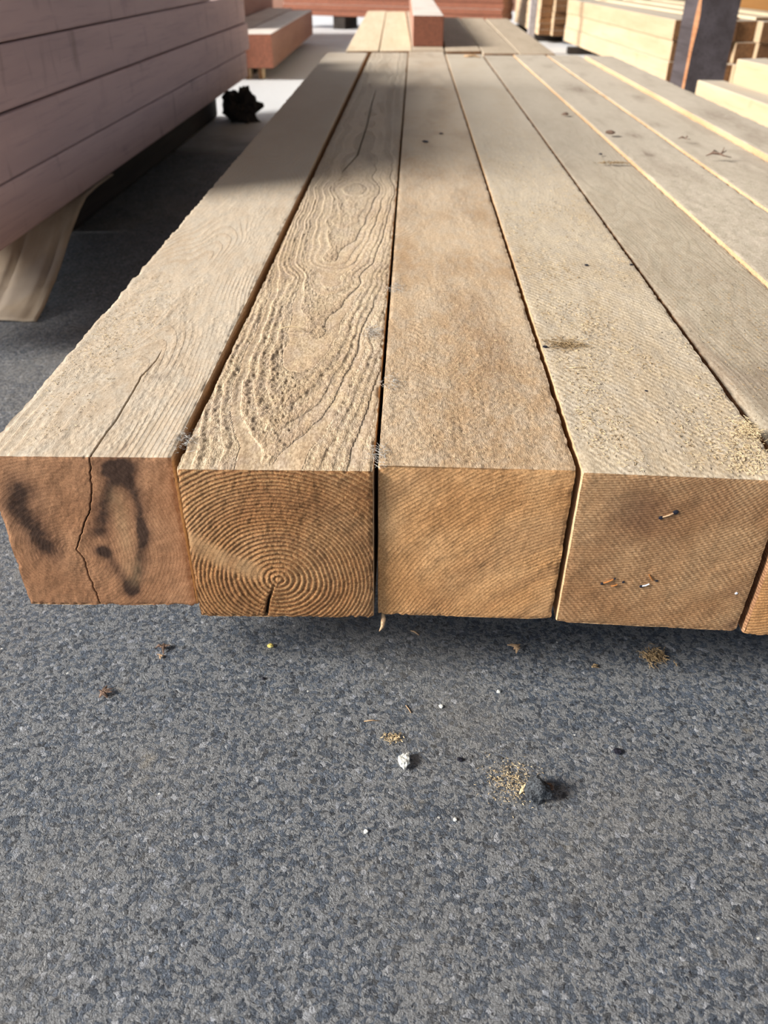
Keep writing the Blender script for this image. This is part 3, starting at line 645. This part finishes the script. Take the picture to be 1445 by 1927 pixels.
# post
def post():
    r = tag(bpy.data.objects.new('post', None), 'dark upright wooden post with bare orange edge, right of the front row', 'post'); COL.objects.link(r); r.location = (1.175, 3.70, 0)
    V, Q, MI = [], [], []
    nz = 60; hw, hd, hh = .078, .095, 2.6; zz = np.linspace(0, hh, nz)
    c = .008+.006*vn(zz*9, 0*zz)
    sec = lambda cc: [(-hw+cc, -hd), (hw, -hd), (hw, hd), (-hw, hd), (-hw, -hd+cc*1.6)]
    for i, zv in enumerate(zz): V += [(x, y, zv) for x, y in sec(c[i])]
    for i in range(nz-1):
        for k in range(5):
            Q.append((i*5+k, i*5+(k+1) % 5, (i+1)*5+(k+1) % 5, (i+1)*5+k)); MI.append(1 if k == 4 else 0)
    me = pyd('shaft', V, Q+[tuple(range(5))[::-1], tuple((nz-1)*5+k for k in range(5))])
    me.materials.append(M_POST); me.materials.append(M_RUST)
    for p, mi in zip(me.polygons, MI): p.material_index = mi
    link('shaft', me, [], r)
    link('foot_plate', box_mesh('foot_plate', .20, .24, .008, .002), [M_NAIL], r, (0, 0, 0))
post()

# pale timbers right of the front row
timber('pale_timber', 'low pale timber running beside the right edge of the front row', 'timber', (1.03, 1.5), (.945, 2.96), .089, .105, .096, M_PALE, None, .004)
timber('pale_timber', 'higher pale timber with knots behind the low pale one at right', 'timber', (1.20, 1.9), (1.046, 2.93), .10, .16, .105, M_PALE, None, .004)
timber('pale_timber', 'pale timber farthest right, behind the knotty pale one', 'timber', (1.32, 2.1), (1.165, 2.98), .10, .16, .098, M_PALE, None, .004)
tag(link('bearer', box_mesh('bearer', .16, .09, .1045, .003), [M_DARK], None, (1.02, 2.7, 0)), 'dark bearer under the far end of the low pale timber', 'bearer')
tag(link('bearer', box_mesh('bearer', .16, .09, .1045, .003), [M_DARK], None, (1.075, 1.7, 0)), 'dark bearer under the near end of the low pale timber', 'bearer')
for y, x in ((2.75, 1.22), (2.2, 1.27)):
    tag(link('bearer', box_mesh('bearer', .22, .10, .1595, .003), [M_DARK], None, (x, y, 0)), 'tall dark bearer under the two higher pale timbers, %s one' % ('far' if y > 2.5 else 'near'), 'bearer')

# far right: pile of brown plank ends, and a big orange timber
nth = ['first', 'second', 'third', 'fourth', 'fifth', 'sixth', 'seventh', 'eighth', 'ninth', 'tenth']
pm = box_mesh('stacked_plank', .138, 1.6, .043, .002, .001); pm.materials.append(M_ENDB)
for k in range(6):
    for c in range(10):
        tag(link('stacked_plank', pm, [], None, (1.50+.142*c+.0015*random.uniform(-1, 1), 9.6+.03*random.uniform(-1, 1), .06+.0445*k)),
            'brown plank end, %s row up, %s from left in the far pile' % (nth[k], nth[c]), 'plank', 'planks of the far brown pile')
for y in (9.1, 10.1):
    tag(link('bearer', box_mesh('bearer', 1.4, .09, .0595, .003), [M_DARK], None, (2.14, y, 0)), 'dark bearer under the far brown plank pile, %s one' % ('near' if y < 9.5 else 'far'), 'bearer')
timber('orange_timber', 'large orange brown timber at the far right behind the post', 'timber', (2.02, 5.9), (4.2, 5.3), .35, .12, .50, M_ORANGE)
for x, y in ((2.5, 5.64), (3.6, 5.34)):
    tag(link('bearer', box_mesh('bearer', .10, .30, .1195, .003), [M_DARK], None, (x, y, 0), -.27), 'dark bearer under the large orange timber, %s one' % ('left' if x < 3 else 'right'), 'bearer')
timber('red_wall_timber', 'long dark red timber on edge closing the view far behind', 'timber', (-4.0, 12.0), (5.5, 12.0), .3, 0, .75, M_RED)

# ---------------------------------------------------------------- sawdust, fluff, chips
def fibres(name, pts, m, label, cat, lmin, lmax, rad, curl=1.0, zfun=None, kind='stuff', spread_z=.0):
    V, Fc = [], []
    for (x, y, z) in pts:
        L = random.uniform(lmin, lmax); a = random.uniform(0, 2*math.pi); b = random.uniform(-1, 1)*curl
        zz = z+random.uniform(0, spread_z); r = rad*random.uniform(.6, 1.3)
        p = [Vector((x, y, zz+r))]; d = a
        for q in range(2):
            d += b*random.uniform(.6, 1.4)
            p.append(p[-1]+Vector((math.cos(d), math.sin(d), random.uniform(-.1, .35)))*L/2)
            p[-1].z = max(p[-1].z, z+r*.5)
        tube(V, Fc, p, [r*.6, r, r*.5], 3)
    c = np.mean(np.array(pts), 0)
    V = [(a-c[0], b-c[1], q-min(c[2], 9)) for a, b, q in V]
    me = pyd(name, V, Fc); return tag(link(name, me, [m], None, tuple(c)), label, cat, None, kind)
def scatter(n, cx, cy, sx, sy, z, lim=None):
    out = []
    while len(out) < n:
        x, y = random.gauss(cx, sx), random.gauss(cy, sy)
        if lim is None or lim(x, y): out.append((x, y, z))
    return out
on4 = lambda x, y: .1275+.002*y < x < .2600 and .464 < y < 3.3
def dens(n):
    out = []
    while len(out) < n:
        x, y = random.uniform(.128, .262), .464+abs(random.gauss(0, .42))
        v = float(fbm(x*38, y*17, 3.0, 3))
        if on4(x, y) and v > random.uniform(-.45, .75): out.append((x, y, ZT+.0002))
    return out
fibres('sawdust', dens(1900), M_SAW, 'fine curly sawdust strewn over the top of the fourth timber', 'sawdust', .0014, .0042, .00025, 1.2)
fibres('sawdust', [p for p in dens(500)], M_SAWD, 'darker brown sawdust bits among the pale sawdust on the fourth timber', 'sawdust', .0015, .004, .00035, 1.2)
fibres('sawdust', scatter(500, .33, .66, .04, .12, ZT+.0002, lambda x, y: .272 < x < .395 and .46 < y < 1.2), M_SAWD, 'sparse sawdust on the near part of the fifth timber', 'sawdust', .0015, .0045, .0003, 1.2)
fibres('sawdust', scatter(900, -.088, .62, .045, .14, ZT+.0004, lambda x, y: -.152 < x < -.023 and .463 < y < 1.1), M_SAW, 'loose fibres standing on the torn grain of the second timber', 'sawdust', .0012, .0035, .0002, .8)
fibres('sawdust', scatter(900, .05, .58, .05, .11, ZT+.0003, lambda x, y: -.013 < x < .117 and .470 < y < 1.1), M_SAW, 'loose fibres on the fuzzy top of the third timber', 'sawdust', .001, .003, .0002, .8)
fibres('sawdust', scatter(700, -.27, .68, .022, .10, ZT+.0002, lambda x, y: -.293 < x < -.17 and .475 < y < 1.2), M_SAW, 'loose pale fibres along the left edge of the first timber', 'sawdust', .001, .0035, .00022, .9)
fibres('sawdust', scatter(420, .259, .522, .006, .007, ZT, lambda x, y: x < .2655), M_SAW, 'heap of yellow sawdust on the right edge of the fourth timber', 'sawdust', .0015, .0045, .0003, 1.2, spread_z=.006)
fibres('sawdust', scatter(260, .248, .485, .010, .012, ZT, lambda x, y: x < .2625 and y > .459), M_SAW, 'thin sawdust below the heap on the fourth timber', 'sawdust', .0015, .004, .0003, 1.2)
fibres('sawdust', scatter(260, .148, .682, .010, .006, ZT, lambda x, y: x > .127), M_SAWD, 'tangle of shavings on the left edge of the fourth timber', 'sawdust', .002, .007, .0003, 1.4, spread_z=.002)
for x, y, n, lab in ((-.0095, .823, 110, 'grey fluff in the seam between second and third timber, farthest tuft'), (-.0085, .5955, 90, 'grey fluff in the seam between second and third timber, middle tuft'),
                     (-.0155, .480, 90, 'grey fluff in the seam between second and third timber, nearest tuft'), (-.1600, .495, 90, 'grey fluff caught in the seam between first and second timber'), (-.030, .705, 90, 'grey fluff on the knot of the second timber')):
    fibres('fluff_tuft', scatter(n, x, y, .0035, .007, ZT-.002), M_LINT, lab, 'fluff', .003, .008, .00016, 2.2, kind='thing', spread_z=.005)
def rod(name, pts, rad, m, label, cat, seg=5, flat=1.0):
    V, Fc = [], []; c = Vector(pts[0])
    tube(V, Fc, [Vector(p)-c for p in pts], rad, seg, flat)
    return tag(link(name, pyd(name, V, Fc, True), [m], None, tuple(c)), label, cat)
rod('straw', [(-.1212, .7045, ZT+.001), (-.112, .7065, ZT+.003), (-.102, .7062, ZT+.0035), (-.0931, .7022, ZT+.0015)], [.0003, .0006, .0006, .0003], M_SAW, 'thin pale straw lying across the second timber', 'straw')
rod('straw', [(.143, .632, ZT+.0006), (.150, .6325, ZT+.0007), (.1575, .632, ZT+.0006)], .0004, M_SAW, 'short white straw near the left edge of the fourth timber', 'straw')
rod('splinter', [(-.0125, .470, ZB+.001), (-.0115, .466, ZB-.004), (-.0125, .462, ZB-.009), (-.0150, .460, ZB-.012)], [.0008, .0022, .0016, .0003], M_TANCH, 'torn splinter hanging below the second and third timbers', 'splinter', 5, .5)
rod('splinter', [(.012, .543, .0006), (.016, .541, .001), (.020, .537, .0006)], [.0004, .0009, .0004], M_TANCH, 'small tan splinter on the floor under the third timber', 'splinter')
rod('straw', [(-.0265, .4335, .0008), (-.020, .4345, .0012), (-.0135, .4345, .0008)], [.0004, .0006, .0003], M_TANCH, 'thin pinkish straw on the floor, upper one in the middle', 'straw')
rod('straw', [(.008, .452, .0007), (.0105, .448, .0009), (.0125, .444, .0007)], .0004, M_TANCH, 'tiny slanted straw on the floor right of the pinkish straw', 'straw')
# twigs and leaves on the right timbers
def twig(x, y, z, label, s=1.0):
    V, Fc = [], []
    tube(V, Fc, [(0, 0, .002), (.010*s, .002, .006*s), (.020*s, -.003, .005*s), (.031*s, .002, .009*s)], [.0008, .0022*s, .0018*s, .0006], 5)
    tube(V, Fc, [(.010*s, .002, .006*s), (.014*s, .010*s, .008*s), (.022*s, .013*s, .005*s)], [.0014*s, .001*s, .0004], 5)
    tube(V, Fc, [(.018*s, -.001, .006*s), (.024*s, -.010*s, .004*s), (.036*s, -.012*s, .002)], [.0015*s, .0012*s, .0004], 5)
    tube(V, Fc, [(.024*s, 0, .006*s), (.027*s, .004*s, .014*s)], [.0015*s, .0004], 5)
    return tag(link('twig', pyd('twig', V, Fc, True), [M_CHIP], None, (x, y, z)), label, 'twig')
twig(.520, 1.498, ZT+.009, 'brown forked twig lying on the seventh timber', 1.1)
tw = twig(.516, 1.66, ZT+.009, 'small curled brown twig at the edge of the seventh timber, beyond the forked one', .6)
fibres('shavings', scatter(120, .355, 1.475, .016, .003, ZT), M_SAWD, 'row of brown shavings across the right side of the fifth timber', 'shavings', .003, .008, .0005, 1.6, spread_z=.003)
for x, y, r, z, lab in ((.357, 2.00, .007, ZT, 'round brown seed lying on the fifth timber'), (.402, 1.731, .009, ZT+.006, 'dark flat bark flake on the sixth timber'),
                       (.2605, .918, .002, ZT, 'tiny black speck of grit on the seam edge of the fourth timber'), (.2083, .9136, .0024, ZT, 'black grit grain on the fourth timber, far one'),
                       (.032, 1.652, .005, ZT, 'dark speck on the third timber, nearer of two'), (.065, 1.742, .004, ZT, 'dark speck on the third timber, farther of two'),
                       (.349, 1.555, .0035, ZT, 'black grit grain on the fifth timber'), (.199, .590, .0013, ZT, 'bluish black grit grain on the near part of the fourth timber'), (.128, .676, .0022, ZT, 'dark bark crumb on the left edge of the fourth timber')):
    o = tag(link('grit_grain', lump('grit_grain', r, 1, 1.0, .45, .4, r*900, 2), [M_CHIP if r > .006 else M_NAIL], None, (x, y, z)), lab, 'grit')
rod('dry_stem', [(.195, 3.30, ZT+.003), (.212, 3.29, ZT+.004), (.232, 3.30, ZT+.005), (.250, 3.27, ZT+.003)], [.003, .005, .004, .002], M_TANCH, 'dry brown stem at the far end of the fourth timber', 'stem')
# on the floor
def chip(x, y, m, label, s, seed, extra_tubes=True):
    V, Fc = [], []
    rs = random.Random(seed)
    for q in range(5):
        a = rs.uniform(0, 6.28); L = s*rs.uniform(.6, 1.0)
        p0 = Vector((rs.uniform(-.3, .3)*s, rs.uniform(-.3, .3)*s, s*.12))
        d = Vector((math.cos(a), math.sin(a), rs.uniform(0, .6)))
        tube(V, Fc, [p0-d*L*.4, p0+Vector((0, 0, s*.2)), p0+d*L*.6+Vector((0, 0, rs.uniform(0, .15)*s))], [s*.06, s*.16, s*.04], 5, .5)
    V = [(a, b, max(c, 0.0)) for a, b, c in V]
    return tag(link('wood_chip', pyd('wood_chip', V, Fc, False), [m], None, (x, y, 0.0002)), label, 'wood chip')
chip(-.215, .511, M_CHIP, 'curled brown bark chip on the floor, upper of two at left', .010, 5)
chip(-.214, .501, M_TANCH, 'small tan chip just below the curled bark chip at left', .006, 6)
chip(-.249, .456, M_CHIP, 'dark brown spiky chip on the floor, lower at left', .011, 8)
chip(.108, .522, M_TANCH, 'pale curled shaving on the floor under the third timber', .011, 9)
chip(.176, .503, M_SAWD, 'small brown chip on the floor under the fourth timber', .007, 10)
fibres('sawdust', scatter(160, .232, .515, .006, .005, .0003), M_SAWD, 'brown tuft of shavings on the floor under the fourth timber', 'sawdust', .003, .008, .00045, 1.8, spread_z=.004)
fibres('sawdust', scatter(90, -.002, .417, .0035, .0022, .0003), M_SAW, 'small tuft of tan sawdust on the floor above the white crumb', 'sawdust', .0015, .004, .0004, 1.4, spread_z=.002)
tag(link('white_crumb', lump('white_crumb', .0058, .75, 1.2, .7, .5, 2), [M_WHITE], None, (.007, .394, 0)), 'white crumb of plaster on the floor in the middle', 'crumb')
tag(link('yellow_chip', lump('yellow_chip', .0026, 1, 1, .6, .4, 5, 2), [M_YEL], None, (-.117, .518, 0)), 'tiny yellow chip on the floor below the second timber', 'chip')
tag(link('stone', lump('stone', .0088, 1.0, .95, .95, .45, 11), [M_STONE], None, (.108, .368, 0)), 'dark gritty stone on the floor at lower right', 'stone')
chip(.099, .372, M_SAW, 'tan wood curl leaning on the dark stone', .009, 14)
chip(.117, .374, M_CHIP, 'brown bark bit leaning on the right of the dark stone', .008, 15)
fibres('sawdust', scatter(420, .090, .379, .010, .010, .0002), M_SAW, 'patch of fine tan sawdust spilling left of the dark stone', 'sawdust', .0008, .0025, .00028, .8, spread_z=.001)
for i, (x, y, r, m, lab) in enumerate([(-.117, .478, .0018, M_NAIL, 'small black grit on the floor below the second timber'), (.051, .398, .0022, M_NAIL, 'small black grit right of the white crumb'), (.178, .410, .0030, M_NAIL, 'black grit on the floor at right, above the stone'),
        (.088, .470, .0016, M_WHITE, 'tiny white crumb on the floor under the third timber'), (.038, .452, .0018, M_WHITE, 'tiny white crumb in the middle of the floor'), (.045, .345, .0016, M_WHITE, 'tiny white crumb left of the dark stone'), (-.02, .333, .0018, M_WHITE, 'tiny white crumb low in the middle of the floor')]):
    tag(link('grit_grain', lump('grit_grain', r, 1, 1, .6, .4, i*3+1, 2), [m], None, (x, y, 0)), lab, 'grit')
